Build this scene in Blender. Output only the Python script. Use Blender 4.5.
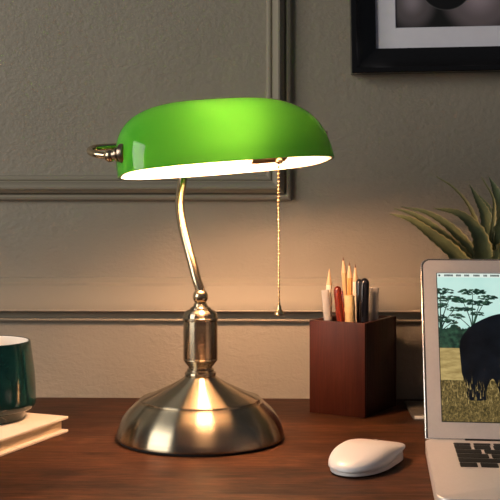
import bpy, bmesh, math, random
from mathutils import Vector, Matrix, Euler, noise
for o in list(bpy.data.objects): bpy.data.objects.remove(o)
S = bpy.context.scene
COL = S.collection
R = math.radians
random.seed(7)

# ------------------------------------------------ camera, world, lights, exposure
FPX, HY, CH = 1150.0, 190.0, 0.2685          # focal length in px, horizon row, eye height over the desk top
cd = bpy.data.cameras.new('camera'); cam = bpy.data.objects.new('camera', cd); COL.objects.link(cam)
cam.location = (0, 0, CH); cam.rotation_euler = (R(90), 0, 0)
cd.sensor_width = 36; cd.lens = FPX/500*36; cd.shift_y = -(250-HY)/500; cd.clip_start = .02
S.camera = cam
w = bpy.data.worlds.new('world'); S.world = w; w.use_nodes = True
w.node_tree.nodes['Background'].inputs[0].default_value = (.80, .86, 1, 1)
w.node_tree.nodes['Background'].inputs[1].default_value = .065
def area(name, loc, target, sx, sy, power, color):
    l = bpy.data.lights.new(name, 'AREA'); l.shape = 'RECTANGLE'; l.size = sx; l.size_y = sy
    l.energy = power; l.color = color
    o = bpy.data.objects.new(name, l); COL.objects.link(o); o.location = loc
    o.rotation_euler = (Vector(target)-Vector(loc)).to_track_quat('-Z', 'Y').to_euler()
    return o
area('window_daylight_left', (-2.2, -.15, 1.0), (-.05, 1.3, .25), 1.5, 1.6, 44, (1, .95, .85))
S.view_settings.view_transform = 'Standard'; S.view_settings.look = 'None'
S.view_settings.gamma = 1; S.view_settings.use_curve_mapping = False
S.view_settings.exposure = 0.0
BULB = 240.0

def at(px, py, y):                            # a point at distance y seen at a pixel
    return Vector(((px-250)/FPX*y, y, CH-(py-HY)/FPX*y))

# ------------------------------------------------ helpers
def tag(o, label=None, cat=None, group=None, kind=None):
    if label: o['label'] = label
    if cat: o['category'] = cat
    if group: o['group'] = group
    if kind: o['kind'] = kind
    return o
def empty(name, loc=(0,0,0), rz=0):
    o = bpy.data.objects.new(name, None); COL.objects.link(o); o.location = loc; o.rotation_euler = (0,0,rz)
    o.empty_display_size = .02
    return o
def obj(name, bm, mats, parent=None, smooth=True, angle=35):
    bmesh.ops.recalc_face_normals(bm, faces=bm.faces)
    me = bpy.data.meshes.new(name); bm.to_mesh(me); bm.free()
    for m in (mats if isinstance(mats, (list, tuple)) else [mats]): me.materials.append(m)
    if smooth:
        me.polygons.foreach_set('use_smooth', [True]*len(me.polygons))
        me.set_sharp_from_angle(angle=R(angle))
    o = bpy.data.objects.new(name, me); COL.objects.link(o)
    if parent: o.parent = parent
    return o
def box(bm, lo, hi, bevel=0, seg=2, mi=0, M=None):
    vs = [bm.verts.new((x,y,z)) for x in (lo[0],hi[0]) for y in (lo[1],hi[1]) for z in (lo[2],hi[2])]
    fs = [bm.faces.new([vs[i] for i in f]) for f in ((0,1,3,2),(4,6,7,5),(0,4,5,1),(2,3,7,6),(0,2,6,4),(1,5,7,3))]
    for f in fs: f.material_index = mi
    if M: bmesh.ops.transform(bm, matrix=M, verts=vs)
    if bevel:
        es = list({e for f in fs for e in f.edges})
        bmesh.ops.bevel(bm, geom=es, offset=bevel, segments=seg, profile=.5, affect='EDGES', clamp_overlap=True)
def lathe(bm, prof, seg=64, M=None, cap0=True, cap1=True, mi=0):
    rings = []
    for r, z in prof:
        if r < 1e-6: rings.append([bm.verts.new((0,0,z))])
        else: rings.append([bm.verts.new((r*math.cos(2*math.pi*i/seg), r*math.sin(2*math.pi*i/seg), z)) for i in range(seg)])
    for a, b in zip(rings, rings[1:]):
        for i in range(seg):
            j = (i+1) % seg
            if len(a) == 1 and len(b) == 1: continue
            if len(a) == 1: f = bm.faces.new((a[0], b[j], b[i]))
            elif len(b) == 1: f = bm.faces.new((a[i], a[j], b[0]))
            else: f = bm.faces.new((a[i], a[j], b[j], b[i]))
            f.material_index = mi
    if cap0 and len(rings[0]) > 1: bm.faces.new(rings[0][::-1]).material_index = mi
    if cap1 and len(rings[-1]) > 1: bm.faces.new(rings[-1]).material_index = mi
    if M: bmesh.ops.transform(bm, matrix=M, verts=[v for r in rings for v in r])
def catmull(pts, n=8):
    P = [Vector(p) for p in pts]; P = [P[0]*2-P[1]] + P + [P[-1]*2-P[-2]]; out = []
    for i in range(1, len(P)-2):
        for k in range(n):
            t = k/n; a, b, c, d = P[i-1:i+3]
            out.append(.5*((2*b)+(c-a)*t+(2*a-5*b+4*c-d)*t*t+(3*b-a-3*c+d)*t**3))
    out.append(P[-2]); return out
def tube(bm, pts, rad, seg=16, mi=0):
    n = len(pts); rings = []; up = Vector((0,0,1)); T0 = (pts[1]-pts[0]).normalized()
    N = T0.cross(Vector((0,1,0)) if abs(T0.y) < .9 else Vector((1,0,0))).normalized()
    for i, p in enumerate(pts):
        T = (pts[min(i+1,n-1)]-pts[max(i-1,0)]).normalized()
        N = (N - T*N.dot(T)).normalized(); B = T.cross(N)
        r = rad(i/(n-1)) if callable(rad) else rad
        rings.append([bm.verts.new(p+N*r*math.cos(2*math.pi*k/seg)+B*r*math.sin(2*math.pi*k/seg)) for k in range(seg)])
    for a, b in zip(rings, rings[1:]):
        for k in range(seg): bm.faces.new((a[k], a[(k+1)%seg], b[(k+1)%seg], b[k])).material_index = mi
    bm.faces.new(rings[0][::-1]).material_index = mi; bm.faces.new(rings[-1]).material_index = mi
def rrect(w, h, r, n=6):                       # outline of a rounded rectangle, corner at 0,0
    out = []
    for cx, cy, a0 in ((w-r,r,-90),(w-r,h-r,0),(r,h-r,90),(r,r,180)):
        for k in range(n+1):
            a = R(a0+90*k/n); out.append((cx+r*math.cos(a), cy+r*math.sin(a)))
    return out
def lidrect(w, h, r, n=6):
    return [(0,0),(w,0)]+rrect(w, h, r, n)[n+1:3*(n+1)]
def prism(bm, outline, z0, z1, bevel=0, seg=2, mi=0, M=None, zf=None):
    a = [bm.verts.new((x,y,z0)) for x,y in outline]; b = [bm.verts.new((x,y,zf(x,y) if zf else z1)) for x,y in outline]
    n = len(a); fs = [bm.faces.new(a[::-1]), bm.faces.new(b)]
    for i in range(n): fs.append(bm.faces.new((a[i], a[(i+1)%n], b[(i+1)%n], b[i])))
    for f in fs: f.material_index = mi
    if M: bmesh.ops.transform(bm, matrix=M, verts=a+b)
    if bevel:
        es = list({e for f in fs[:2] for e in f.edges})
        bmesh.ops.bevel(bm, geom=es, offset=bevel, segments=seg, profile=.5, affect='EDGES', clamp_overlap=True)
BM = bmesh.new

# ------------------------------------------------ materials
def mat(name, col=(.5,.5,.5), rough=.5, metal=0, **kw):
    m = bpy.data.materials.new(name); m.use_nodes = True; nt = m.node_tree
    b = nt.nodes['Principled BSDF']
    b.inputs['Base Color'].default_value = (*col, 1); b.inputs['Roughness'].default_value = rough
    b.inputs['Metallic'].default_value = metal
    for k, v in kw.items(): b.inputs[k.replace('_', ' ')].default_value = v
    return m
def N(m, t, **kw):
    n = m.node_tree.nodes.new(t)
    for k, v in kw.items(): setattr(n, k, v)
    return n
def L(m, a, b): m.node_tree.links.new(a, b)
def P(m): return m.node_tree.nodes['Principled BSDF']
def texnoise(m, scale=(1,1,1), s=5, detail=4, rough=.5, dist=0, coord='Object'):
    tc = N(m, 'ShaderNodeTexCoord'); mp = N(m, 'ShaderNodeMapping'); mp.inputs['Scale'].default_value = scale
    L(m, tc.outputs[coord], mp.inputs[0]); n = N(m, 'ShaderNodeTexNoise')
    n.inputs['Scale'].default_value = s; n.inputs['Detail'].default_value = detail
    n.inputs['Roughness'].default_value = rough; n.inputs['Distortion'].default_value = dist
    L(m, mp.outputs[0], n.inputs['Vector']); return n
def ramp(m, fac, stops, interp='LINEAR'):
    r = N(m, 'ShaderNodeValToRGB'); r.color_ramp.interpolation = interp
    e = r.color_ramp.elements
    while len(e) < len(stops): e.new(.5)
    for i, (p, c) in enumerate(stops): e[i].position = p; e[i].color = (*c, 1)
    L(m, fac, r.inputs[0]); return r
def mix(m, a, b, fac, blend='MIX'):
    x = N(m, 'ShaderNodeMix', data_type='RGBA', blend_type=blend)
    if isinstance(fac, (int, float)): x.inputs[0].default_value = fac
    else: L(m, fac, x.inputs[0])
    for s, v in ((6, a), (7, b)):
        if isinstance(v, tuple): x.inputs[s].default_value = (*v, 1)
        else: L(m, v, x.inputs[s])
    return x.outputs[2]
def bump(m, h, strength=.2, dist=.001):
    b = N(m, 'ShaderNodeBump'); b.inputs['Strength'].default_value = strength; b.inputs['Distance'].default_value = dist
    L(m, h, b.inputs['Height']); L(m, b.outputs[0], P(m).inputs['Normal'])
def varied(name, c1, c2, rough, s=20, scale=(1,1,1), bs=0, bd=.0005, metal=0, **kw):
    m = mat(name, c1, rough, metal, **kw); n = texnoise(m, scale, s, 5)
    r = ramp(m, n.outputs['Fac'], [(.3, c1), (.7, c2)]); L(m, r.outputs[0], P(m).inputs['Base Color'])
    if bs: bump(m, n.outputs['Fac'], bs, bd)
    return m

M_wall = mat('wall_paint', (.30,.275,.235), .55)
n1 = texnoise(M_wall, (1,1,1), 150, 3, .55); n2 = texnoise(M_wall, (1,1,1), 9, 3)
r_ = ramp(M_wall, n2.outputs['Fac'], [(.25,(.300,.266,.212)),(.75,(.332,.295,.236))]); L(M_wall, r_.outputs[0], P(M_wall).inputs['Base Color'])
n3 = texnoise(M_wall, (1,1,2.2), 48, 4, .6, 1.5)
ad = N(M_wall, 'ShaderNodeMath', operation='ADD'); L(M_wall, n1.outputs['Fac'], ad.inputs[0]); L(M_wall, n3.outputs['Fac'], ad.inputs[1])
bump(M_wall, ad.outputs[0], .42, .002)
M_trim = mat('trim_paint', (.315,.281,.224), .62); P(M_trim).inputs['Specular IOR Level'].default_value = .2
n1 = texnoise(M_trim, (.5,1,1), 130, 3); bump(M_trim, n1.outputs['Fac'], .12, .001)

def wood(name, dark, mid, light, rough, s=1.0, axis=(1,9,9), planks=False, coat=0):
    m = mat(name, mid, rough); P(m).inputs['Specular IOR Level'].default_value = .12; P(m).inputs['Coat Weight'].default_value = coat; P(m).inputs['Coat Roughness'].default_value = .3
    big = texnoise(m, tuple(a*.55 for a in axis), 5*s, 4, .6, .6)
    fine = texnoise(m, tuple(a*(1 if a < 2 else 3) for a in axis), 16*s, 6, .7, .3)
    c = ramp(m, big.outputs['Fac'], [(.28,dark),(.5,mid),(.74,light)])
    f = ramp(m, fine.outputs['Fac'], [(.3,(.45,.42,.40)),(.62,(1,1,1))])
    out = mix(m, c.outputs[0], f.outputs[0], .75, 'MULTIPLY')
    if planks:
        k = texnoise(m, (2.2,7,7), 4, 6, .7, 1.0)
        kk = ramp(m, k.outputs['Fac'], [(.36,(.26,.22,.20)),(.54,(1,1,1))])
        out = mix(m, out, kk.outputs[0], .8, 'MULTIPLY')
        k2 = texnoise(m, (1.0,12,12), 11, 5, .75, .6)
        kk2 = ramp(m, k2.outputs['Fac'], [(.38,(.42,.36,.34)),(.52,(1,1,1)),(.68,(1.25,1.2,1.15))])
        k3 = texnoise(m, (1.0,3.2,3.2), 42, 4, .7, .4)
        kk3 = ramp(m, k3.outputs['Fac'], [(.36,(.50,.44,.42)),(.50,(1,1,1)),(.66,(1.35,1.25,1.15))])
        out = mix(m, out, kk3.outputs[0], .8, 'MULTIPLY')
        out = mix(m, out, kk2.outputs[0], .8, 'MULTIPLY')
    L(m, out, P(m).inputs['Base Color'])
    rr = ramp(m, fine.outputs['Fac'], [(.2,(rough+.15,)*3),(.8,(rough-.08,)*3)]); L(m, rr.outputs[0], P(m).inputs['Roughness'])
    bump(m, fine.outputs['Fac'], .15, .0006)
    return m
M_desk = wood('desk_wood', (.026,.0100,.0045), (.066,.0245,.0095), (.125,.049,.019), .55, 1.0, (1,8,8), True, .05)
M_box = wood('mahogany', (.022,.0045,.0025), (.042,.0095,.005), (.066,.016,.008), .42, 1.2, (9,9,1.1), False, .12)
M_floor = wood('floor_oak', (.10,.06,.035), (.16,.10,.06), (.22,.14,.085), .4, .5, (1,7,7))

def brass_mat(name, col, rough, aniso, radial=True):
    m = mat(name, col, rough, 1); p = P(m); p.inputs['Anisotropic'].default_value = aniso; p.inputs['Anisotropic Rotation'].default_value = .25 if radial else 0
    if radial:
        t = N(m, 'ShaderNodeTangent', direction_type='RADIAL', axis='Z'); L(m, t.outputs[0], p.inputs['Tangent'])
    n = texnoise(m, (1,1,60), 30, 4, .7)
    c = ramp(m, n.outputs['Fac'], [(.3,tuple(x*.86 for x in col)),(.7,col)]); L(m, c.outputs[0], p.inputs['Base Color'])
    return m
M_brass = brass_mat('brushed_antique_brass', (.50,.425,.31), .27, 1.0)
M_brass2 = brass_mat('satin_antique_brass', (.62,.50,.33), .24, 0, False)
M_bronze = mat('dark_bronze', (.33,.26,.20), .28, 1)
M_chain = mat('polished_brass_chain', (.85,.66,.36), .22, 1)
M_felt = mat('black_felt', (.012,.011,.010), .9)

M_green = mat('green_cased_glass', (.05,.40,.015), .10)
def glassy(m, dif, tra, fac, rough):
    nt = m.node_tree; nt.nodes.remove(P(m)); out = nt.nodes['Material Output']
    d = N(m, 'ShaderNodeBsdfDiffuse'); d.inputs[0].default_value = (*dif, 1)
    t = N(m, 'ShaderNodeBsdfTranslucent'); t.inputs[0].default_value = (*tra, 1)
    mx = N(m, 'ShaderNodeMixShader'); mx.inputs[0].default_value = fac; L(m, d.outputs[0], mx.inputs[1]); L(m, t.outputs[0], mx.inputs[2])
    g = N(m, 'ShaderNodeBsdfGlossy'); g.inputs['Roughness'].default_value = rough
    fr = N(m, 'ShaderNodeFresnel'); fr.inputs[0].default_value = 1.5
    m2 = N(m, 'ShaderNodeMixShader'); L(m, fr.outputs[0], m2.inputs[0]); L(m, mx.outputs[0], m2.inputs[1]); L(m, g.outputs[0], m2.inputs[2])
    L(m, m2.outputs[0], out.inputs[0])
glassy(M_green, (.012,.55,.035), (.115,.47,.055), .5, .03)
M_milk = mat('white_glass_lining', (.9,.88,.82), .3)
glassy(M_milk, (.92,.89,.83), (.92,.90,.82), .15, .2)
M_bulb = mat('lit_bulb', (1,1,1), .4)
P(M_bulb).inputs['Emission Color'].default_value = (1,.545,.29,1); P(M_bulb).inputs['Emission Strength'].default_value = BULB
M_black = mat('black_plastic', (.012,.012,.013), .35)

# ------------------------------------------------ room: wall, mouldings, floor, desk
TH = math.atan(.025)
def onwall(o):
    o.location = (0, 1.485, 0); o.rotation_euler = (0, 0, -TH); return o
FZ = -.75
bm = BM(); box(bm, (-2.6,0,FZ-.05), (2.6,.12,1.85)); tag(onwall(obj('wall_back', bm, M_wall)), kind='structure')
bm = BM(); box(bm, (-2.6,-2.6,FZ-.05), (2.6,1.485,FZ)); tag(obj('floor', bm, M_floor), kind='structure')

def extrude_profile(bm, prof, path_fn, n, closed=False):   # path_fn(i, d, h) -> point
    rings = [[bm.verts.new(path_fn(i, d, h)) for d, h in prof] for i in range(n)]
    idx = list(zip(range(n), range(1, n))) + ([(n-1, 0)] if closed else [])
    for i, j in idx:
        for k in range(len(prof)-1): bm.faces.new((rings[i][k], rings[j][k], rings[j][k+1], rings[i][k+1]))
    if not closed:
        bm.faces.new(rings[0]); bm.faces.new(rings[-1][::-1])
# chair rail: (projection, height)
rail = [(0,.1555),(.0022,.1545),(.0028,.1530),(.0028,.1490),(.0045,.1468)]
for k in range(9):
    t = k/8; rail.append((.0075+.0105*math.sin(t*math.pi/2)**1.1, .1452-.0300*t))
rail += [(.0186,.1142),(.0186,.1134),(.0178,.1128),(.0150,.1126),(.0022,.1124),(.0020,.1036),(.0050,.1032),(.0078,.1022),(.0084,.1010),(.0076,.0997),(.0030,.0993),(.0028,.0970),(0,.0966)]
bm = BM(); extrude_profile(bm, rail, lambda i, d, h: Vector(((-2.6,2.6)[i], -d, h)), 2)
tag(onwall(obj('trim_1', bm, M_trim, angle=25)), kind='structure')
# picture-panel moulding: rectangle whose lower right corner shows; (in from outer edge, projection)
pm = [(0,0),(.0005,.0035),(.0022,.0050),(.0050,.0058),(.0075,.0052),(.0082,.0030),(.0090,.0032),(.0105,.0075)]
for k in range(7):
    t = k/6; pm.append((.0115+.0120*t, .0080+.0052*math.sin(t*math.pi)-.0022*t))
pm += [(.0245,.0035),(.0255,.0032),(.0275,.0045),(.0300,.0046),(.0322,.0035),(.0330,0)]
X1, X0, Z0, Z1 = .0540, -1.25, .2545, 1.30
def panel_pt(i, d, h):
    return Vector(((X1-d, X1-d, X0+d, X0+d)[i], -h*1.55, (Z0+d, Z1-d, Z1-d, Z0+d)[i]))
bm = BM(); extrude_profile(bm, pm, panel_pt, 4, True)
tag(onwall(obj('trim_2', bm, M_trim, angle=25)), kind='structure')

dk = empty('writing_desk', (0,0,FZ)); tag(dk, 'brown wooden desk with streaky grain that carries the lamp and laptop', 'desk')
dk.location = (0,1.485,FZ); dk.rotation_euler = (0,0,-TH)
bm = BM(); box(bm, (-1.05,-.78,-FZ-.032), (1.05,-.001,-FZ), .002); obj('desktop', bm, M_desk, dk)
for sx in (-.98, .98):
    for sy in (-.72, -.06):
        bm = BM(); box(bm, (sx-.03,sy-.03,0), (sx+.03,sy+.03,-FZ-.032), .004); obj('leg', bm, M_desk, dk)

# ------------------------------------------------ lamp
LX, LY = -.0536, 1.245
lamp = empty('desk_lamp', (LX, LY, 0))
tag(lamp, 'antique brass banker lamp with a green glass shade, lit, standing on the desk', 'lamp')
def lp(v): return Vector(v) - Vector((LX, LY, 0))
def arc(pts, n=6): return [(p.x, p.y) for p in catmull([(a,b,0) for a,b in pts], n)]
prof = [(.0890,.0022),(.0905,.0030),(.0907,.0042)]
prof += arc([(.0903,.0060),(.0892,.0105),(.0868,.0172),(.0839,.0232),(.0797,.0290),(.0748,.0340),(.0692,.0392)], 5)
prof += [(.0680,.0405),(.0656,.0408),(.0650,.0414),(.0650,.0430),(.0643,.0438)]
prof += arc([(.0632,.0434),(.0500,.0492),(.0350,.0562),(.0220,.0632),(.0165,.0675)], 5)
prof += [(.0155,.0682)]
bm = BM(); lathe(bm, prof, 128); obj('lamp_base', bm, M_brass, lamp, angle=30)
bm = BM(); lathe(bm, [(.0880,0),(.0890,.0012),(.0888,.0026)], 96); obj('felt_pad', bm, M_felt, lamp)
prof = [(.0155,.0675),(.0166,.0682),(.0172,.0698),(.0168,.0714),(.0150,.0724),(.0146,.0730),(.0148,.0745),(.0138,.0756),(.0128,.0762),(.0130,.0775),
        (.0150,.0800),(.0180,.0838),(.0188,.0850),(.0188,.0862),(.0182,.0868),(.0186,.0876),(.0186,.1270),(.0192,.1280),(.0193,.1300),(.0186,.1310)]
prof += arc([(.0184,.1315),(.0176,.1350),(.0155,.1378),(.0120,.1395)], 4)
prof += [(.0112,.1398),(.0112,.1410),(.0098,.1418),(.0085,.1424),(.0078,.1440),(.0072,.1455)]
bm = BM(); lathe(bm, prof, 96); obj('stem', bm, M_brass, lamp, angle=30)
bm = BM(); lathe(bm, [(.0066,.1450),(.0066,.1466)]+[(.0084*math.cos(R(a)), .1530+.0084*math.sin(R(a))) for a in range(-50,90,10)]+[(0,.1614)], 48)
obj('swivel_ball', bm, M_brass2, lamp)
path = [(200.5,291,1.245),(197,281,1.247),(193,266,1.252),(187.5,246,1.262),(182.5,226,1.275),(180,210,1.288),(180,197,1.298),(182,184,1.306),(184,168,1.311),
        (181,155,1.312),(170,148,1.304),(150,146.2,1.283),(130,146,1.262),(108,146.8,1.249),(96,147.8,1.241),(90.5,149.6,1.230),(90.5,152,1.215),(95,154,1.203),(103,155.3,1.198),(110,155.6,1.196)]
bm = BM(); tube(bm, [lp(p) for p in catmull([at(*p) for p in path], 8)], lambda t: .0052 if t < .45 else (.0052-.0016*min(1,(t-.45)/.12)), 20)
obj('arm', bm, M_brass2, lamp)

SC = Vector((-.0247,1.235,.2920))
SM = Matrix.Translation(lp(SC)) @ Euler((R(-6.6), R(-4.4), R(15)), 'XYZ').to_matrix().to_4x4()
A, B_, H = .1165, .0610, .0755
def shade_dir(al, ph, off):
    a, b, h = A-off, B_-off, H-off
    d = (math.cos(al)*math.cos(ph), math.sin(al)*math.cos(ph), math.sin(ph))
    m, n = 2.15, 3.05
    F = abs(d[0])**n + (abs(d[1])**m + abs(d[2])**m)**(n/m)
    r = F**(-1/n)
    return Vector((a*d[0]*r - .10*h*d[2]*r, b*d[1]*r, h*d[2]*r))
def shade_shell(off, bm, mi, nA=112, nP=28, skirt=0):
    top = bm.verts.new((-.10*(H-off),0,(H-off))); rings = []
    for j in range(nP):
        ph = (math.pi/2)*(j/nP)
        rings.append([bm.verts.new(shade_dir(2*math.pi*i/nA, ph, off)) for i in range(nA)])
    for a, b in zip(rings, rings[1:]):
        for i in range(nA): bm.faces.new((a[i], a[(i+1)%nA], b[(i+1)%nA], b[i])).material_index = mi
    for i in range(nA): bm.faces.new((rings[-1][i], rings[-1][(i+1)%nA], top)).material_index = mi
    return rings[0]
bm = BM()
ro = shade_shell(0, bm, 0); ri = shade_shell(.0032, bm, 1)
for i in range(len(ro)): bm.faces.new((ro[i], ri[i], ri[(i+1)%len(ro)], ro[(i+1)%len(ro)])).material_index = 0
bmesh.ops.transform(bm, matrix=SM, verts=bm.verts)
shade = obj('lamp_shade', bm, [M_green, M_milk], lamp, angle=60); tag(shade, 'green glass shade with a white lining')
# end fittings
def along(p, q): return Matrix.Translation(p) @ (q-p).to_track_quat('Z','Y').to_matrix().to_4x4()
eL = lp(at(122.5,153.6,1.190)); ball = lp(at(110,155.6,1.196))
bm = BM(); lathe(bm, [(.0,-.004),(.0098,-.004),(.0104,-.002),(.0104,.0008),(.0092,.0020),(.0070,.0028),(.0066,.0040),(.0078,.0050),(.0078,.0065),(.0055,.0075),(.0050,.0140),(0,.0140)], 40, along(eL, ball))
obj('flange', bm, M_bronze, lamp)
bm = BM(); lathe(bm, [(0,-.0068)]+[(.0068*math.cos(R(a)), .0068*math.sin(R(a))) for a in range(-80,90,10)]+[(0,.0068)], 32, Matrix.Translation(ball))
obj('end_ball', bm, M_brass2, lamp)
eR = SM @ Vector((A-.0085,0,.030)); eR2 = SM @ Vector((A+.002,0,.030))
bm = BM(); lathe(bm, [(0,0),(.0062,0),(.0062,.0042),(.0050,.0055),(.0036,.0062),(.0036,.0085),(0,.0095)], 32, along(eR, eR2)); obj('end_screw', bm, M_bronze, lamp)
# socket and bulb inside the shade
s0 = SM @ Vector((.060,-.026,.0125)); s1 = SM @ Vector((.026,-.026,.0120))
bm = BM(); lathe(bm, [(0,0),(.010,0),(.0130,.003),(.0130,.036),(.0120,.040),(0,.040)], 40, along(s0, s1)); obj('bulb_socket', bm, M_bronze, lamp)
bm = BM(); tube(bm, [SM @ Vector((.058,-.024,.0125)), SM @ Vector((.090,-.004,.022)), SM @ Vector((A-.0095,0,.030))], .004, 12); obj('socket_bracket', bm, M_bronze, lamp)
bprof = [(.0125,0),(.0125,.008)]+arc([(.0135,.010),(.0150,.022),(.0175,.036),(.0188,.050),(.0172,.063),(.0150,.072),(.0045,.0762)],5)+[(0,.0765)]
b0 = SM @ Vector((.028,-.024,.0180)); b1 = SM @ Vector((-.036,-.012,.046))
bm = BM(); lathe(bm, bprof, 40, along(b0, b1)); obj('light_bulb', bm, M_bulb, lamp)
# pull chain
cy = 1.212; ct = at(278.6,163,cy); cb = at(279.2,307,cy)
bm = BM(); n = 38
bmesh.ops.create_icosphere(bm, subdivisions=1, radius=.0001, matrix=Matrix.Translation(lp(ct)))
for k in range(n+1):
    p = lp(ct.lerp(cb, k/n)); bmesh.ops.create_icosphere(bm, subdivisions=2, radius=.00135, matrix=Matrix.Translation(p))
tube(bm, [lp(ct), lp(cb)], .0003, 6)
chain = obj('pull_chain', bm, M_chain, lamp)
bm = BM(); lathe(bm, [(0,.0105),(.0016,.0100),(.0022,.0085),(.0024,.0060),(.0034,.0045),(.0052,.0015),(.0054,.0004),(.0045,-.0006),(0,-.0006)], 24, Matrix.Translation(lp(at(279.2,314.5,cy))))
obj('pull_bell', bm, M_chain, chain)
g0 = lp(at(279,161,cy))
bm = BM(); lathe(bm, [(0,-.003),(.003,-.003),(.0045,-.001),(.0045,.0012),(.0028,.003),(.0028,.020),(0,.020)], 20, Matrix.Translation(g0)); obj('chain_outlet', bm, M_brass2, lamp)
# flex lying behind the base
cp = [(-.045,.055,.006),(-.062,.068,.0035),(-.064,.092,.0035),(-.040,.108,.0035),(0,.112,.0035),(.030,.100,.0035),(.028,.080,.006),(.020,.070,.010)]
bm = BM(); tube(bm, catmull(cp, 8), .003, 10); obj('power_cord', bm, mat('brown_flex', (.06,.035,.022), .5), lamp)

# ------------------------------------------------ pencil box
bx = at(365,418.5,1.3514); bx.z = 0
AL = R(30); pot = empty('pencil_box', bx, 0); tag(pot, 'square mahogany box on the desk holding pencils and pens', 'pencil holder')
eA = Vector((-math.cos(AL), math.sin(AL), 0)); eB = Vector((math.sin(AL), math.cos(AL), 0)); WA, WB, BH = .0733, .0955, .1116; TK = .0058
def bxm(a, b, z): return eA*a + eB*b + Vector((0,0,z))
def slab(name, a0, a1, b0, b1, z0, z1):
    bm = BM(); Mx = Matrix(((eA.x,eB.x,0,0),(eA.y,eB.y,0,0),(0,0,1,0),(0,0,0,1)))
    box(bm, (a0,b0,z0), (a1,b1,z1), .0007, 2, 0, Mx); return obj(name, bm, M_box, pot)
slab('side_panel', 0, WA, 0, TK, 0, BH); slab('side_panel', 0, WA, WB-TK, WB, 0, BH)
slab('side_panel', 0, TK, TK, WB-TK, 0, BH); slab('side_panel', WA-TK, WA, TK, WB-TK, 0, BH)
slab('bottom_panel', TK, WA-TK, TK, WB-TK, .001, .006)

def M_simple(name, c, rough=.4, **k): return mat(name, c, rough, 0, **k)
M_cedar = varied('sharpened_cedar', (.72,.46,.26), (.82,.58,.36), .6, 60)
M_lead = M_simple('graphite', (.20,.085,.05), .4)
M_pA = M_simple('blond_lacquer', (.72,.47,.24), .35); M_pB = M_simple('orange_lacquer', (.66,.33,.11), .35)
M_pC = M_simple('cream_lacquer', (.88,.80,.66), .35); M_red = M_simple('dark_red_lacquer', (.13,.016,.006), .15)
M_ink = M_simple('glossy_black_plastic', (.010,.010,.014), .12); M_cork = varied('pale_bamboo', (.55,.38,.16), (.72,.55,.28), .5, 90)
M_clear = mat('clear_plastic', (1,.98,.96), .04); P(M_clear).inputs['Transmission Weight'].default_value = .72; P(M_clear).inputs['IOR'].default_value = 1.45
M_silver = mat('silver_metal', (.75,.73,.70), .25, 1)
def stick(name, label, cat, a, b, top, build, spin=0):
    """stands on the box floor at (a,b) of the box and leans to the point top"""
    base = bx + bxm(a, b, .0068); v = top-base; ln = v.length
    o = empty(name, base); o.rotation_euler = v.to_track_quat('Z','Y').to_euler(); tag(o, label, cat, 'pencils and pens in the wooden box')
    build(o, ln); return o
def pencil(body, r=.0035, sharp=.020, tip=M_cedar, lead=M_lead):
    def f(o, ln):
        bm = BM(); lathe(bm, [(r,0),(r,ln-sharp)], 6); obj('barrel', bm, body, o, angle=30)
        bm = BM(); lathe(bm, [(r,ln-sharp),(r*.30,ln-.0050)], 24); obj('sharpened_wood', bm, tip, o)
        bm = BM(); lathe(bm, [(r*.30,ln-.0050),(.0001,ln)], 16, cap1=False); obj('pencil_tip', bm, lead, o)
    return f
def pen(body, cap, r=.0048, capl=.045, dome=.005):
    def f(o, ln):
        bm = BM(); lathe(bm, [(r*.6,0),(r*.85,.006),(r*.92,.02),(r*.92,ln-capl)], 24); obj('barrel', bm, body, o)
        bm = BM(); lathe(bm, [(r,ln-capl),(r,ln-dome)]+[(r*math.cos(R(t)), ln-dome+dome*math.sin(R(t))) for t in (20,45,65,82)]+[(0,ln)], 24)
        c = obj('pen_cap', bm, cap, o)
        bm = BM(); box(bm, (-.0011,r,ln-capl+.008), (.0011,r+.0018,ln-dome), .0004); obj('pen_clip', bm, cap, c)
    return f
def tubepen(o, ln, r=.0042, inner=M_pC):
    bm = BM(); lathe(bm, [(r*.6,0),(r,.01),(r,ln),(r*.80,ln),(r*.80,.012),(0,.012)], 24); obj('barrel', bm, M_clear, o)
    bm = BM(); lathe(bm, [(r*.45,.013),(r*.45,ln*.72),(r*.28,ln*.80),(r*.25,ln-.006),(0,ln-.004)], 16); obj('refill', bm, inner, o)
stick('pencil', 'cream pencil with pale sharpened tip, leftmost of the pencils', 'pencil', .056, .018, at(329.3,268.5,1.399), pencil(M_pC, .0036, .020, M_cedar, M_cedar))
stick('pencil', 'blond wooden pencil, its sharpened tip the tallest in the box', 'pencil', .038, .050, at(343,256.5,1.412), pencil(M_pA, .0036))
stick('pencil', 'orange wooden pencil just right of the tallest one', 'pencil', .034, .040, at(349.3,261.5,1.402), pencil(M_pB, .0036))
stick('pencil', 'cream pencil with pointed pale tip, rightmost of the pencils', 'pencil', .026, .036, at(355.2,263.5,1.398), pencil(M_pC, .0036, .022))
stick('pen', 'clear plastic pen standing at the far left of the box', 'pen', .044, .012, at(325,290,1.388), lambda o, ln: tubepen(o, ln, .0048))
stick('pen', 'glossy dark red pen leaning left in the box', 'pen', .027, .012, at(337.3,286,1.383), pen(M_red, M_red, .0050, .05, .006))
stick('wooden_stick', 'thick pale bamboo stick with flat top in front of the pencils', 'stick', .020, .012, at(349.3,295.5,1.372),
      lambda o, ln: [obj('shaft', (lambda b: (lathe(b, [(.0058,0),(.0060,.001),(.0060,ln-.020),(.0064,ln-.018),(.0064,ln-.014),(.0060,ln-.012),(.0060,ln-.001),(.0055,ln)], 28), b)[1])(BM()), M_cork, o)])
stick('pen', 'black pen behind the thicker black pen, left of it', 'pen', .016, .026, at(359.5,279,1.388), pen(M_ink, M_ink, .0046, .05))
stick('pen', 'thick glossy black capped pen with rounded top', 'pen', .0125, .018, at(364.8,278,1.382), pen(M_ink, M_ink, .0056, .055, .0065))
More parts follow.
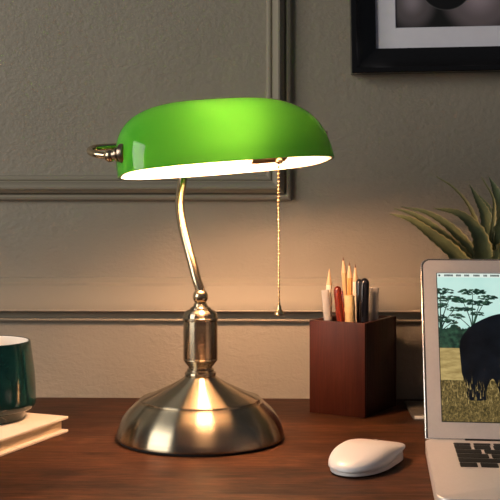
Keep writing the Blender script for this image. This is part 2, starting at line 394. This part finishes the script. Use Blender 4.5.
stick('pen', 'clear capped pen with silver tip at the right of the box', 'pen', .014, .050, at(374.5,287.5,1.402), lambda o, ln: tubepen(o, ln, .0056))

# ------------------------------------------------ book and mug
C0 = at(68.5,432,1.276); C0.z = 0
BA = R(22.5); fd = Vector((-math.sin(BA), -math.cos(BA), 0)); bd = Vector((-math.cos(BA), math.sin(BA), 0))
book = empty('hardcover_book', C0); tag(book, 'cream hardcover book lying on the desk under the green mug', 'book')
BMx = Matrix(((bd.x,fd.x,0,0),(bd.y,fd.y,0,0),(0,0,1,0),(0,0,0,1)))
M_cover = varied('cream_book_cloth', (.86,.78,.68), (.90,.83,.74), .6, 30, bs=.05)
M_pages = varied('page_edges', (.66,.54,.38), (.86,.74,.56), .8, 40, (1,1,60), .3, .0004)
BT = .0177; BWd, BLn = .155, .215
bm = BM(); box(bm, (0,0,0), (BWd,BLn,.0030), .0008, 2, 0, BMx); obj('back_cover', bm, M_cover, book)
bm = BM(); box(bm, (0,0,BT-.0030), (BWd,BLn,BT), .0008, 2, 0, BMx); obj('front_cover', bm, M_cover, book)
bm = BM(); box(bm, (.006,.005,.0030), (BWd-.003,BLn-.005,BT-.0030), 0, 2, 0, BMx); obj('page_block', bm, M_pages, book)
bm = BM(); box(bm, (BWd-.003,0,.0029), (BWd,BLn,BT-.0029), .0008, 2, 0, BMx); obj('spine', bm, M_cover, book)

mg = at(-15,418.5,1.262); mg.z = BT
mug = empty('mug', mg); tag(mug, 'dark green glazed mug with white inside standing on the book', 'mug')
M_glaze = varied('dark_green_glaze', (.0012,.015,.018), (.0025,.022,.025), .09, 8); M_white = mat('white_glaze', (.88,.85,.80), .12)
out_ = [(.0415,0),(.0432,.0012),(.0436,.004),(.0436,.0075),(.0450,.0095),(.0500,.0110)]+arc([(.0525,.0125),(.0552,.0180),(.0550,.030),(.0538,.050),(.0512,.070),(.0492,.0838)],4)
bm = BM(); lathe(bm, out_+[(.0489,.0850)], 96, cap1=False)
lathe(bm, [(.0489,.0850),(.0480,.0855),(.0468,.0850)], 96, cap0=False, cap1=False, mi=0)
bmesh.ops.remove_doubles(bm, verts=bm.verts, dist=.00002); obj('body', bm, M_glaze, mug)
bm = BM(); lathe(bm, [(.0469,.0849),(.0465,.0835),(.0495,.060),(.0510,.040),(.0505,.025),(.0460,.0170),(.030,.0145),(0,.0140)], 96, cap0=False); obj('white_lining', bm, M_white, mug)
bm = BM(); tube(bm, catmull([(-.049,0,.070),(-.062,0,.074),(-.078,0,.066),(-.082,0,.050),(-.074,0,.034),(-.054,0,.026)],6), .0050, 16); obj('handle', bm, M_glaze, mug)

# ------------------------------------------------ mouse
ms = empty('computer_mouse', (.1105,1.118,0), 0); ANG = math.atan2(.44,.9)
ms.rotation_euler = (0,0,-ANG); tag(ms, 'white computer mouse with smooth curved top lying on the desk', 'mouse')
M_mouse = mat('white_plastic', (.76,.76,.78), .3); M_mbase = mat('pale_grey_plastic', (.62,.60,.60), .3)
ML, MW = .0520, .0300
def foot(al, s=1):
    c, s_ = math.cos(al), math.sin(al)
    n = 2.4 if s_ < 0 else 5.0
    r = (abs(c)**n+abs(s_)**n)**(-1/n)
    x, y = MW*s*c*r, ML*s*s_*r
    if y < 0: x *= 1-.16*(y/ML)**2
    else: x *= 1+.05*(y/ML)**2
    return x, y
def topz(y):
    t = (y+ML)/(2*ML); return .0130+.0098*math.sin(min(1,t/.85)*math.pi*.58+.25)**1.2-.0095*max(0,t-.45)**1.2
def edgez(y):
    t = (y+ML)/(2*ML); u = min(1,max(0,(t-.25)/.75)); return .0058+.0080*u*u*(3-2*u)
bm = BM(); NA, NR = 72, 14; rings = []
for j in range(NR):
    u = j/NR; row = []
    for i in range(NA):
        x, y = foot(2*math.pi*i/NA, math.cos(u*math.pi/2)**.55 if j else 1)
        zt = topz(y); ez = edgez(foot(2*math.pi*i/NA)[1])
        row.append(bm.verts.new((x, y, ez+(zt-ez)*math.sin(u*math.pi/2)**.75)))
    rings.append(row)
for a, b in zip(rings, rings[1:]):
    for i in range(NA): bm.faces.new((a[i], a[(i+1)%NA], b[(i+1)%NA], b[i]))
top = bm.verts.new((0,0,topz(0)))
for i in range(NA): bm.faces.new((rings[-1][i], rings[-1][(i+1)%NA], top))
lowr = [bm.verts.new((v.co.x*.93, v.co.y*.95, v.co.z-.0012)) for v in rings[0]]
for i in range(NA): bm.faces.new((rings[0][i], lowr[i], lowr[(i+1)%NA], rings[0][(i+1)%NA]))
bm.faces.new(lowr)
obj('shell', bm, M_mouse, ms, angle=70)
bm = BM(); a = []; b = []; c_ = []
for i in range(NA):
    x, y = foot(2*math.pi*i/NA); ez = edgez(y)
    a.append(bm.verts.new((x*.86, y*.93, .0006))); c_.append(bm.verts.new((x*.945, y*.96, .0016))); b.append(bm.verts.new((x*.93, y*.95, ez-.0010)))
bm.faces.new(a[::-1]); bm.faces.new(b)
for p, q in ((a,c_),(c_,b)):
    for i in range(NA): bm.faces.new((p[i], p[(i+1)%NA], q[(i+1)%NA], q[i]))
obj('mouse_base', bm, M_mbase, ms, angle=50)
for sx in (-.012,.012):
    bm = BM(); prism(bm, [(sx-.006+x, -.040+y) for x,y in rrect(.012,.004,.0019,4)], 0, .0008); obj('glide_pad', bm, M_black, ms)
bm = BM(); lathe(bm, [(0,-.0022),(.0040,-.0022),(.0046,-.0012),(.0046,.0012),(.0040,.0022),(0,.0022)], 24, Matrix.Translation((0,.034,topz(.034)-.0040)) @ Matrix.Rotation(R(90),4,'Y')); obj('scroll_wheel', bm, M_mbase, ms)

# ------------------------------------------------ laptop
lap = empty('laptop', (.1539,.9465,0)); LYAW = -math.atan2(.0246,.2266); lap.rotation_euler = (0,0,LYAW)
tag(lap, 'open silver laptop with black keys showing an elephant in grassland', 'laptop')
M_alu = varied('aluminium', (.74,.70,.68), (.77,.73,.71), .38, 300); P(M_alu).inputs['Metallic'].default_value = .45
M_edge = mat('aluminium_edge', (.86,.84,.82), .22, .8)
LW, LD = .325, .2285
bm = BM(); prism(bm, rrect(LW, LD, .011, 8), .0022, .015, .0018, 3); obj('base', bm, M_alu, lap)
for fx in (.03, .295):
    for fy in (.03, .20):
        bm = BM(); lathe(bm, [(.006,0),(.0065,.0010),(.0065,.0024)], 20, Matrix.Translation((fx,fy,0))); obj('rubber_foot', bm, M_black, lap)
# keyboard
KX, KY0, KY1 = .0255, .1015, .2095; KW = .274
M_well = mat('keyboard_well', (.74,.70,.68), .4, .3); M_key = mat('black_key', (.006,.006,.007), .5); P(M_key).inputs['Specular IOR Level'].default_value = .2; M_legend = mat('key_legend', (.6,.6,.6), .6)
bm = BM(); prism(bm, [(KX+x, KY0+y) for x,y in rrect(KW, KY1-KY0, .003, 4)], .0149, .01525); kb = obj('keyboard', bm, M_well, lap)
gap = .0029; rowh = .0190
def keymesh(w, h):
    bm = BM(); prism(bm, rrect(w, h, .0014, 3), 0, .0006, .0002, 1); bmesh.ops.recalc_face_normals(bm, faces=bm.faces)
    me = bpy.data.meshes.new('key'); bm.to_mesh(me); bm.free(); me.materials.append(M_key); return me
rows = [([1.0]*14, .0100), ([1]*13+[1.45], None), ([1.45]+[1]*13, None), ([1.72]+[1]*11+[1.73], None), ([2.25]+[1]*10+[2.2], None), ([1,1,1,1.25,5.0,1.25,1,1,1,1], None)]
yy = KY1-.0014; cache = {}
for ws, hh in rows:
    h = hh or (rowh-.0006); tot = sum(ws); x = KX+.0016; unit = (KW-.0032+gap)/tot
    kh = h-gap*.95
    for wv in ws:
        kw = wv*unit-gap; key = (round(kw,5), round(kh,5))
        if key not in cache: cache[key] = keymesh(kw, kh)
        k = bpy.data.objects.new('key', cache[key]); COL.objects.link(k); k.parent = kb; k.location = (x, yy-kh, .01525)
        x += wv*unit
    yy -= h
bm = BM(); prism(bm, [(.11+x, .012+y) for x,y in rrect(.105,.076,.003,4)], .0149, .0152); obj('trackpad', bm, mat('trackpad_glass', (.55,.52,.50), .25, .3), lap)
# lid
TILT = R(36.5); LH = .2185
lid_e = Matrix.Translation((0,.2245,.0158)) @ Matrix.Rotation(-TILT, 4, 'X') @ Matrix.Rotation(R(90), 4, 'X')   # local x right, y up the lid, z to the viewer
bm = BM(); prism(bm, lidrect(LW, LH, .0105, 8), -.0052, -.0002, .0012, 3, 0, lid_e); lid = obj('lid', bm, M_edge, lap)
bm = BM(); prism(bm, [(.0016+x,.0006+y) for x,y in lidrect(LW-.0032, LH-.0022, .0095, 8)], -.0004, .0003, 0, 2, 0, lid_e); obj('gasket', bm, M_black, lid)
bm = BM(); prism(bm, [(.0030+x,.0006+y) for x,y in lidrect(LW-.0060, LH-.0036, .0085, 8)], .0001, .0007, 0, 2, 0, lid_e); obj('bezel', bm, M_alu, lid)
bm = BM(); tube(bm, [Vector((.04,.2265,.0130)), Vector((LW-.04,.2265,.0130))], .0042, 16); obj('hinge', bm, M_black, lap)

def emit(name, col, st=1.0):
    m = mat(name, (0,0,0), .35); P(m).inputs['Emission Color'].default_value = (*col,1); P(m).inputs['Emission Strength'].default_value = st; return m
DX0, DY0, DW, DH = .0180, .0190, .287, .1790      # display rectangle on the lid
E_black = M_black
E_sky = emit('display_sky', (.42,.72,.66), 1); E_bar = emit('display_menu_bar', (.72,.82,.74), 1); E_ink = emit('display_ink', (.015,.03,.03), 1)
n_ = texnoise(E_sky, (1,1,1), 14, 3); r_ = ramp(E_sky, n_.outputs['Fac'], [(.35,(.34,.66,.60)),(.6,(.55,.80,.72))]); L(E_sky, r_.outputs[0], P(E_sky).inputs['Emission Color'])
E_grass = emit('display_grass', (.5,.35,.1), 1)
n_ = texnoise(E_grass, (1.6,1,1), 330, 6, .8); r_ = ramp(E_grass, n_.outputs['Fac'], [(.38,(.020,.018,.006)),(.52,(.13,.09,.028)),(.68,(.42,.30,.11))]); L(E_grass, r_.outputs[0], P(E_grass).inputs['Emission Color'])
E_field = emit('display_far_grass', (.55,.40,.14), 1)
n_ = texnoise(E_field, (1,1,4), 60, 4, .6); r_ = ramp(E_field, n_.outputs['Fac'], [(.3,(.26,.18,.06)),(.7,(.55,.41,.16))]); L(E_field, r_.outputs[0], P(E_field).inputs['Emission Color'])
E_tree = emit('display_tree', (.012,.045,.028), 1)
n_ = texnoise(E_tree, (1,1,1), 200, 4); r_ = ramp(E_tree, n_.outputs['Fac'], [(.4,(.006,.022,.016)),(.7,(.035,.09,.05))]); L(E_tree, r_.outputs[0], P(E_tree).inputs['Emission Color'])
E_ele = emit('display_elephant', (.007,.013,.024), 1)
n_ = texnoise(E_ele, (1,1,1), 60, 5); r_ = ramp(E_ele, n_.outputs['Fac'], [(.35,(.001,.0018,.003)),(.75,(.005,.007,.011))]); L(E_ele, r_.outputs[0], P(E_ele).inputs['Emission Color'])
E_tusk = emit('display_dry_grass_gap', (.30,.24,.07), 1)
mats = [E_black, E_sky, E_field, E_grass, E_tree, E_ele, E_bar, E_ink, E_tusk]
bm = BM()
def poly(pts, layer, mi):                         # pts in 'display millimetres' from its top left corner
    vs = []
    for x, y in pts:
        x = min(max(x,0),DW*1000); y = min(max(y,0),DH*1000)
        vs.append(bm.verts.new(lid_e @ Vector((DX0+x/1000, DY0+DH-y/1000, .0008+layer*.00004))))
    f = bm.faces.new(vs); f.material_index = mi
def q(x0,y0,x1,y1,l,mi): poly([(x0,y0),(x1,y0),(x1,y1),(x0,y1)], l, mi)
W_ = DW*1000; Hh = DH*1000
prism(bm, [(DX0-.0008+x,DY0-.0008+y) for x,y in rrect(DW+.0016, DH+.0016, .0004, 1)], .0003, .00078, 0, 2, 0, lid_e)
q(0,0,W_,96,1,1); q(0,86,W_,140,2,2); q(0,132,W_,Hh,3,3)
q(0,0,W_,5.4,8,6)
# menu bar marks
blob = [(2.6+1.2*math.cos(t)*(.85+.15*math.cos(2*t)), 2.8+1.35*math.sin(t)) for t in [k*math.pi/6 for k in range(12)]]; poly(blob, 9, 7)
x = 8
for wd in (9,5,6,7,3.5,9,6): 
    t = x
    while t < x+wd-.5:
        q(t,1.5,t+1.1,4.0,9,7); t += 1.4
    x += wd+4
x = W_-60
for wd in (4,4,4,7,14,4): q(x,1.9,x+wd,3.7,9,7); x += wd+4
# distant tree line
rnd = random.Random(3)
pts = [(0,94)]; x = 0
while x < W_:
    pts.append((x, 68+6*noise.noise((x*.09,1,0))+4*noise.noise((x*.4,5,0)) + (8 if x > 34 else 0))); x += 1.5
pts += [(W_,72),(W_,94)]; poly(pts, 4, 4)
def blobs(cx, cy, rx, ry, n, s0=1.2, s1=3.4, l=5):
    for _ in range(n):
        a = rnd.random()*2*math.pi; r = math.sqrt(rnd.random()); bx_, by_ = cx+rx*r*math.cos(a), cy+ry*r*math.sin(a)
        s = rnd.uniform(s0,s1)*.62
        poly([(bx_+s*1.5*math.cos(t)*rnd.uniform(.6,1.1), by_+s*.62*math.sin(t)*rnd.uniform(.6,1.1)) for t in [k*2*math.pi/9 for k in range(9)]], l, 4)
def limb(p, w0, w1, l=5):
    P_ = catmull([(a,b,0) for a,b in p], 5); Lf = []; Rt = []
    for i, v in enumerate(P_):
        T = (P_[min(i+1,len(P_)-1)]-P_[max(i-1,0)]).normalized(); ww = w0+(w1-w0)*i/(len(P_)-1)
        Lf.append((v.x-T.y*ww, v.y+T.x*ww)); Rt.append((v.x+T.y*ww, v.y-T.x*ww))
    poly(Lf+Rt[::-1], l, 4)
def acacia(x0, yb, s, spread, canopies):
    for cx, cy, rx, ry, n in canopies:
        limb([(x0,yb),(x0+(cx-x0)*.2,yb-(yb-cy)*.45),(cx,cy+1)], 1.0*s, .35*s); blobs(cx, cy, rx, ry, n)
acacia(2, 80, 1.0, 1, [(3,24,15,4.2,80),(12,33,14,3.6,70),(-2,42,14,4.0,50),(17,46,8,2.6,30),(3,58,10,4,40),(14,62,7,2.5,20)])
acacia(36, 80, .9, 1, [(38,24,15,3.6,80),(53,31,10,3.0,45),(27,35,11,3.2,50),(45,38,13,3.2,55),(31,46,9,2.6,35),(22,55,8,3,26),(42,52,8,2.4,22)])
acacia(215, 80, 1.4, 1, [(205,30,14,3,26),(228,36,14,3,22),(215,48,18,3,20)])
# elephant seen from behind three quarters; head to the right
ele = arc([(21,100),(21,90),(24,80),(29,73),(38,64),(54,55),(68,51),(86,50),(104,51),(122,48),(136,40),(152,38),(166,44),(174,56),(180,74),(186,98),(188,124),(184,150),(177,152),(176,130),(168,108),(158,98),(154,112),(152,134),(152,154),(132,155),(130,134),(122,122),(104,124),(86,126),(80,136),(80,154),(62,155),(59,142),(54,130),(49,136),(46,146),(46,154),(27,154),(26,140),(22,124)], 4)
poly(ele, 6, 5)
poly(arc([(136,52),(150,50),(160,60),(161,78),(150,90),(139,82),(133,66)],4), 7, 7)
poly(arc([(174,108),(184,116),(198,114),(196,119),(180,122)],3), 7, 6)
# grass tufts over the feet
for k in range(420):
    x = rnd.uniform(0,W_); y = rnd.uniform(136,162); h = rnd.uniform(4,11); dx = rnd.uniform(-1.5,1.5)
    poly([(x-.5,y),(x+.5,y),(x+dx,y-h)], 7, 3 if k % 3 else 2)
disp = obj('display', bm, mats, lid, smooth=False)

# ------------------------------------------------ flat tray and potted plant behind the laptop
pc = Vector((.287,1.392,0))
t0 = at(410,417.5,1.245+.112); 
tr = empty('desk_tray', (0,0,0)); 
bm = BM(); prism(bm, [(x,y) for x,y in rrect(.135,.098,.003,4)], 0, .0042, .0008, 2)
M_tray = varied('grey_brown_lacquer', (.10,.085,.065), (.13,.11,.085), .35, 30); M_pale = mat('pale_edge', (.72,.66,.56), .4)
bpy.data.objects.remove(tr)
tr = empty('desk_tray', (.1905,1.345,0), -.03); tag(tr, 'thin flat grey tray with pale front edge, half hidden behind the laptop', 'tray')
obj('plate', bm, M_tray, tr)
bm = BM(); box(bm, (.002,-.0014,.0006), (.133,.0004,.0044), .0004); obj('front_edge', bm, M_pale, tr)

PZ = .0044
plant = empty('potted_agave', (pc.x,pc.y,PZ)); tag(plant, 'green agave plant with pointed leaves growing behind the laptop', 'plant')
M_pot = varied('grey_pot', (.22,.21,.20), (.28,.27,.25), .6, 40, bs=.1); M_soil = varied('soil', (.03,.02,.015), (.06,.04,.03), .95, 90, bs=.6, bd=.002)
bm = BM(); lathe(bm, [(.030,0),(.032,.001),(.041,.064),(.043,.066),(.043,.078),(.041,.080),(.038,.080),(.0375,.068),(0,.068)], 64); obj('pot', bm, M_pot, plant)
bm = BM(); lathe(bm, [(.0372,.0685),(.030,.0735),(.015,.075),(0,.0755)], 48); obj('soil', bm, M_soil, plant)
def leafmat(name, c1, c2, edge):
    m = mat(name, c1, .45); at_ = N(m, 'ShaderNodeAttribute', attribute_name='across')
    n = texnoise(m, (1,1,1), 60, 4); r = ramp(m, n.outputs['Fac'], [(.3,c1),(.7,c2)])
    e = ramp(m, at_.outputs['Fac'], [(.82,(0,0,0)),(.97,(1,1,1))])
    L(m, mix(m, r.outputs[0], edge, e.outputs[0]), P(m).inputs['Base Color']); P(m).inputs['Subsurface Weight'].default_value = 0
    return m
M_leaf = leafmat('agave_leaf', (.12,.15,.07), (.19,.225,.11), (.40,.36,.17))
M_leafp = leafmat('young_agave_leaf', (.26,.26,.11), (.34,.32,.15), (.42,.38,.18))
root = Vector((0,0,.074))
def leaf(pts, w, mat_=M_leaf, face=Vector((0,-1,.6)), thick=.0016, tipw=.02):
    P_ = catmull(pts, 7); n = len(P_); bm = BM(); lay = bm.verts.layers.float.new('across'); rings = []
    K = 8
    for i, p in enumerate(P_):
        t = i/(n-1); T = (P_[min(i+1,n-1)]-P_[max(i-1,0)]).normalized()
        S_ = T.cross(face).normalized(); U = S_.cross(T).normalized()
        ww = w*(.55+.45*math.sin(min(1,t/.35)*math.pi/2)) * (1-max(0,(t-.30)/.70)**1.25) + w*tipw
        ser = 1+.10*((i % 2)*2-1)*(1 if .1 < t < .92 else 0)
        row = []
        for k in range(K+1):
            s = k/K*2-1; v = bm.verts.new(p+S_*ww*s*(ser if abs(s) == 1 else 1)+U*(ww*.38*s*s)); v[lay] = abs(s); row.append(v)
        for k in range(K-1,0,-1):
            s = k/K*2-1; v = bm.verts.new(p+S_*ww*s+U*(ww*.38*s*s-(thick+ww*.22)*(1-s*s))); v[lay] = abs(s)*.8; row.append(v)
        rings.append(row)
    m = len(rings[0])
    for a, b in zip(rings, rings[1:]):
        for k in range(m): bm.faces.new((a[k], a[(k+1)%m], b[(k+1)%m], b[k]))
    bm.faces.new(rings[0][::-1]); bm.faces.new(rings[-1])
    return obj('leaf', bm, mat_, plant, angle=50)
base_w = Vector((pc.x,pc.y,PZ))
def seen(path, w, **k):
    pts = [root + Vector((rndp.uniform(-.008,.008), rndp.uniform(-.006,.006), 0))] + [at(*p)-base_w for p in path]
    return leaf(pts, w, **k)
rndp = random.Random(11)
seen([(470,282,1.385),(455,256,1.380),(432,236,1.376),(411,220.5,1.374),(390,213.8,1.374)], .0110)
seen([(474,282,1.392),(462,256,1.392),(441,234,1.393),(416,216,1.396),(393.5,208,1.40)], .0090)
seen([(478,280,1.40),(468,250,1.405),(450,228,1.412),(427,213,1.42),(401,206.5,1.428)], .0088)
seen([(484,282,1.375),(483,258,1.365),(476,232,1.358),(459,214.5,1.354),(433.5,208,1.352)], .0140)
seen([(487,282,1.40),(481,240,1.402),(471,210,1.406),(455,189,1.41),(436.5,176.3,1.415)], .0034, mat_=M_leafp, tipw=.10)
seen([(491,280,1.395),(490,245,1.395),(485,216,1.398),(477,199,1.40),(469.5,184.5,1.402)], .0110)
seen([(493,280,1.375),(491,245,1.370),(494,218,1.368),(493,198,1.366),(481.5,177,1.366)], .0034, mat_=M_leafp, tipw=.12)
seen([(492,275,1.415),(492,240,1.42),(488,215,1.425),(483,203,1.427),(479,195,1.43)], .0120)
seen([(496,275,1.41),(499,235,1.415),(500,210,1.42),(496,192,1.425),(489,177,1.43)], .0150)
seen([(495,280,1.38),(499,250,1.372),(505,222,1.368),(511,200,1.364),(516,178,1.362)], .0150)
seen([(496,285,1.37),(503,258,1.355),(513,238,1.345),(527,222,1.34),(545,212,1.336)], .0140)
seen([(505,285,1.40),(530,255,1.40),(555,236,1.40),(580,228,1.40),(602,226,1.40)], .0100)
seen([(505,280,1.41),(520,245,1.415),(535,220,1.42),(553,203,1.425),(572,192,1.43)], .0100)
seen([(502,282,1.40),(512,240,1.40),(526,205,1.40),(538,185,1.402),(548,168,1.404)], .0110)
seen([(505,290,1.37),(535,270,1.35),(562,255,1.34),(586,250,1.335),(605,254,1.33)], .0090)

# ------------------------------------------------ framed picture on the wall
fr = empty('picture_frame'); tag(fr, 'black wooden frame with white mat and dark blurry print on the wall', 'picture')
FX, FZ0 = .1298, .4165; FW, FH, FB, FD = .43, .54, .0325, .026
fr.location = Matrix.Rotation(-TH,4,'Z') @ Vector((FX,0,FZ0)) + Vector((0,1.485,0)); fr.rotation_euler = Euler((0, R(-1.0), -TH)).to_matrix().to_euler()
M_frame = mat('black_frame_lacquer', (.008,.0075,.008), .2)
fp = [(0,-.0006),(0,-FD+.001),(.001,-FD),(.0065,-FD),(.0078,-FD+.0015),(FB,-.0085),(FB,-.0050),(FB-.010,-.0050),(FB-.010,-.0006)]
bm = BM()
def fpt(i, d, h): return Vector(((d, FW-d, FW-d, d)[i], h, (d, d, FH-d, FH-d)[i]))
extrude_profile(bm, fp+[fp[0]], fpt, 4, True); bmesh.ops.remove_doubles(bm, verts=bm.verts, dist=1e-6)
obj('frame_moulding', bm, M_frame, fr, angle=20)
M_mat = varied('mat_board', (.86,.84,.94), (.90,.88,.97), .8, 60)
WX, WZ = .0580, .0582
bm = BM()
o4 = [(FB-.008,FB-.008),(FW-FB+.008,FB-.008),(FW-FB+.008,FH-FB+.008),(FB-.008,FH-FB+.008)]; i4 = [(WX,WZ),(FW-WX,WZ),(FW-WX,FH-WZ),(WX,FH-WZ)]; j4 = [(WX+.001,WZ+.001),(FW-WX-.001,WZ+.001),(FW-WX-.001,FH-WZ-.001),(WX+.001,FH-WZ-.001)]
vo = [bm.verts.new((x,-.0050,z)) for x,z in o4]; vi = [bm.verts.new((x,-.0050,z)) for x,z in i4]; vj = [bm.verts.new((x,-.0036,z)) for x,z in j4]; vk = [bm.verts.new((x,-.0036,z)) for x,z in o4]
for i in range(4):
    j = (i+1) % 4; bm.faces.new((vo[i],vo[j],vi[j],vi[i])); bm.faces.new((vi[i],vi[j],vj[j],vj[i])); bm.faces.new((vj[i],vj[j],vk[j],vk[i])); bm.faces.new((vk[i],vk[j],vo[j],vo[i]))
obj('mat_board', bm, M_mat, fr, smooth=False)
M_print = mat('print', (.02,.02,.02), .5)
def lobe(cx, cz, rx, rz):
    tc = N(M_print, 'ShaderNodeTexCoord'); mp = N(M_print, 'ShaderNodeMapping')
    mp.inputs['Location'].default_value = (-cx/rx, 0, -cz/rz); mp.inputs['Scale'].default_value = (1/rx, 0, 1/rz)
    L(M_print, tc.outputs['Object'], mp.inputs[0]); v = N(M_print, 'ShaderNodeVectorMath', operation='LENGTH'); L(M_print, mp.outputs[0], v.inputs[0]); return v.outputs['Value']
c1 = ramp(M_print, lobe(WX+.022, WZ+.036, .036, .045), [(0,(.34,.29,.33)),(.55,(.13,.11,.12)),(1,(.006,.006,.006))], 'EASE')
c2 = ramp(M_print, lobe(WX+.108, WZ+.042, .055, .058), [(0,(.46,.37,.42)),(.6,(.18,.145,.16)),(1,(.004,.004,.004))], 'EASE')
s_ = mix(M_print, c1.outputs[0], c2.outputs[0], 1.0, 'ADD')
d_ = lobe(WX+.066, WZ+.056, .034, .034)
rim = ramp(M_print, d_, [(.93,(0,0,0)),(1.0,(.10,.10,.10)),(1.08,(0,0,0))], 'EASE')
msk = ramp(M_print, d_, [(.97,(0,0,0)),(1.02,(1,1,1))])
s2 = mix(M_print, (.004,.004,.005), s_, msk.outputs[0])
L(M_print, mix(M_print, s2, rim.outputs[0], .6, 'ADD'), P(M_print).inputs['Base Color'])
bm = BM(); box(bm, (WX-.004,-.0034,WZ-.004), (FW-WX+.004,-.0026,FH-WZ+.004)); obj('art_print', bm, M_print, fr, smooth=False)
bm = BM(); box(bm, (.012,-.0025,.012), (FW-.012,-.0008,FH-.012)); obj('backing_board', bm, M_tray, fr, smooth=False)
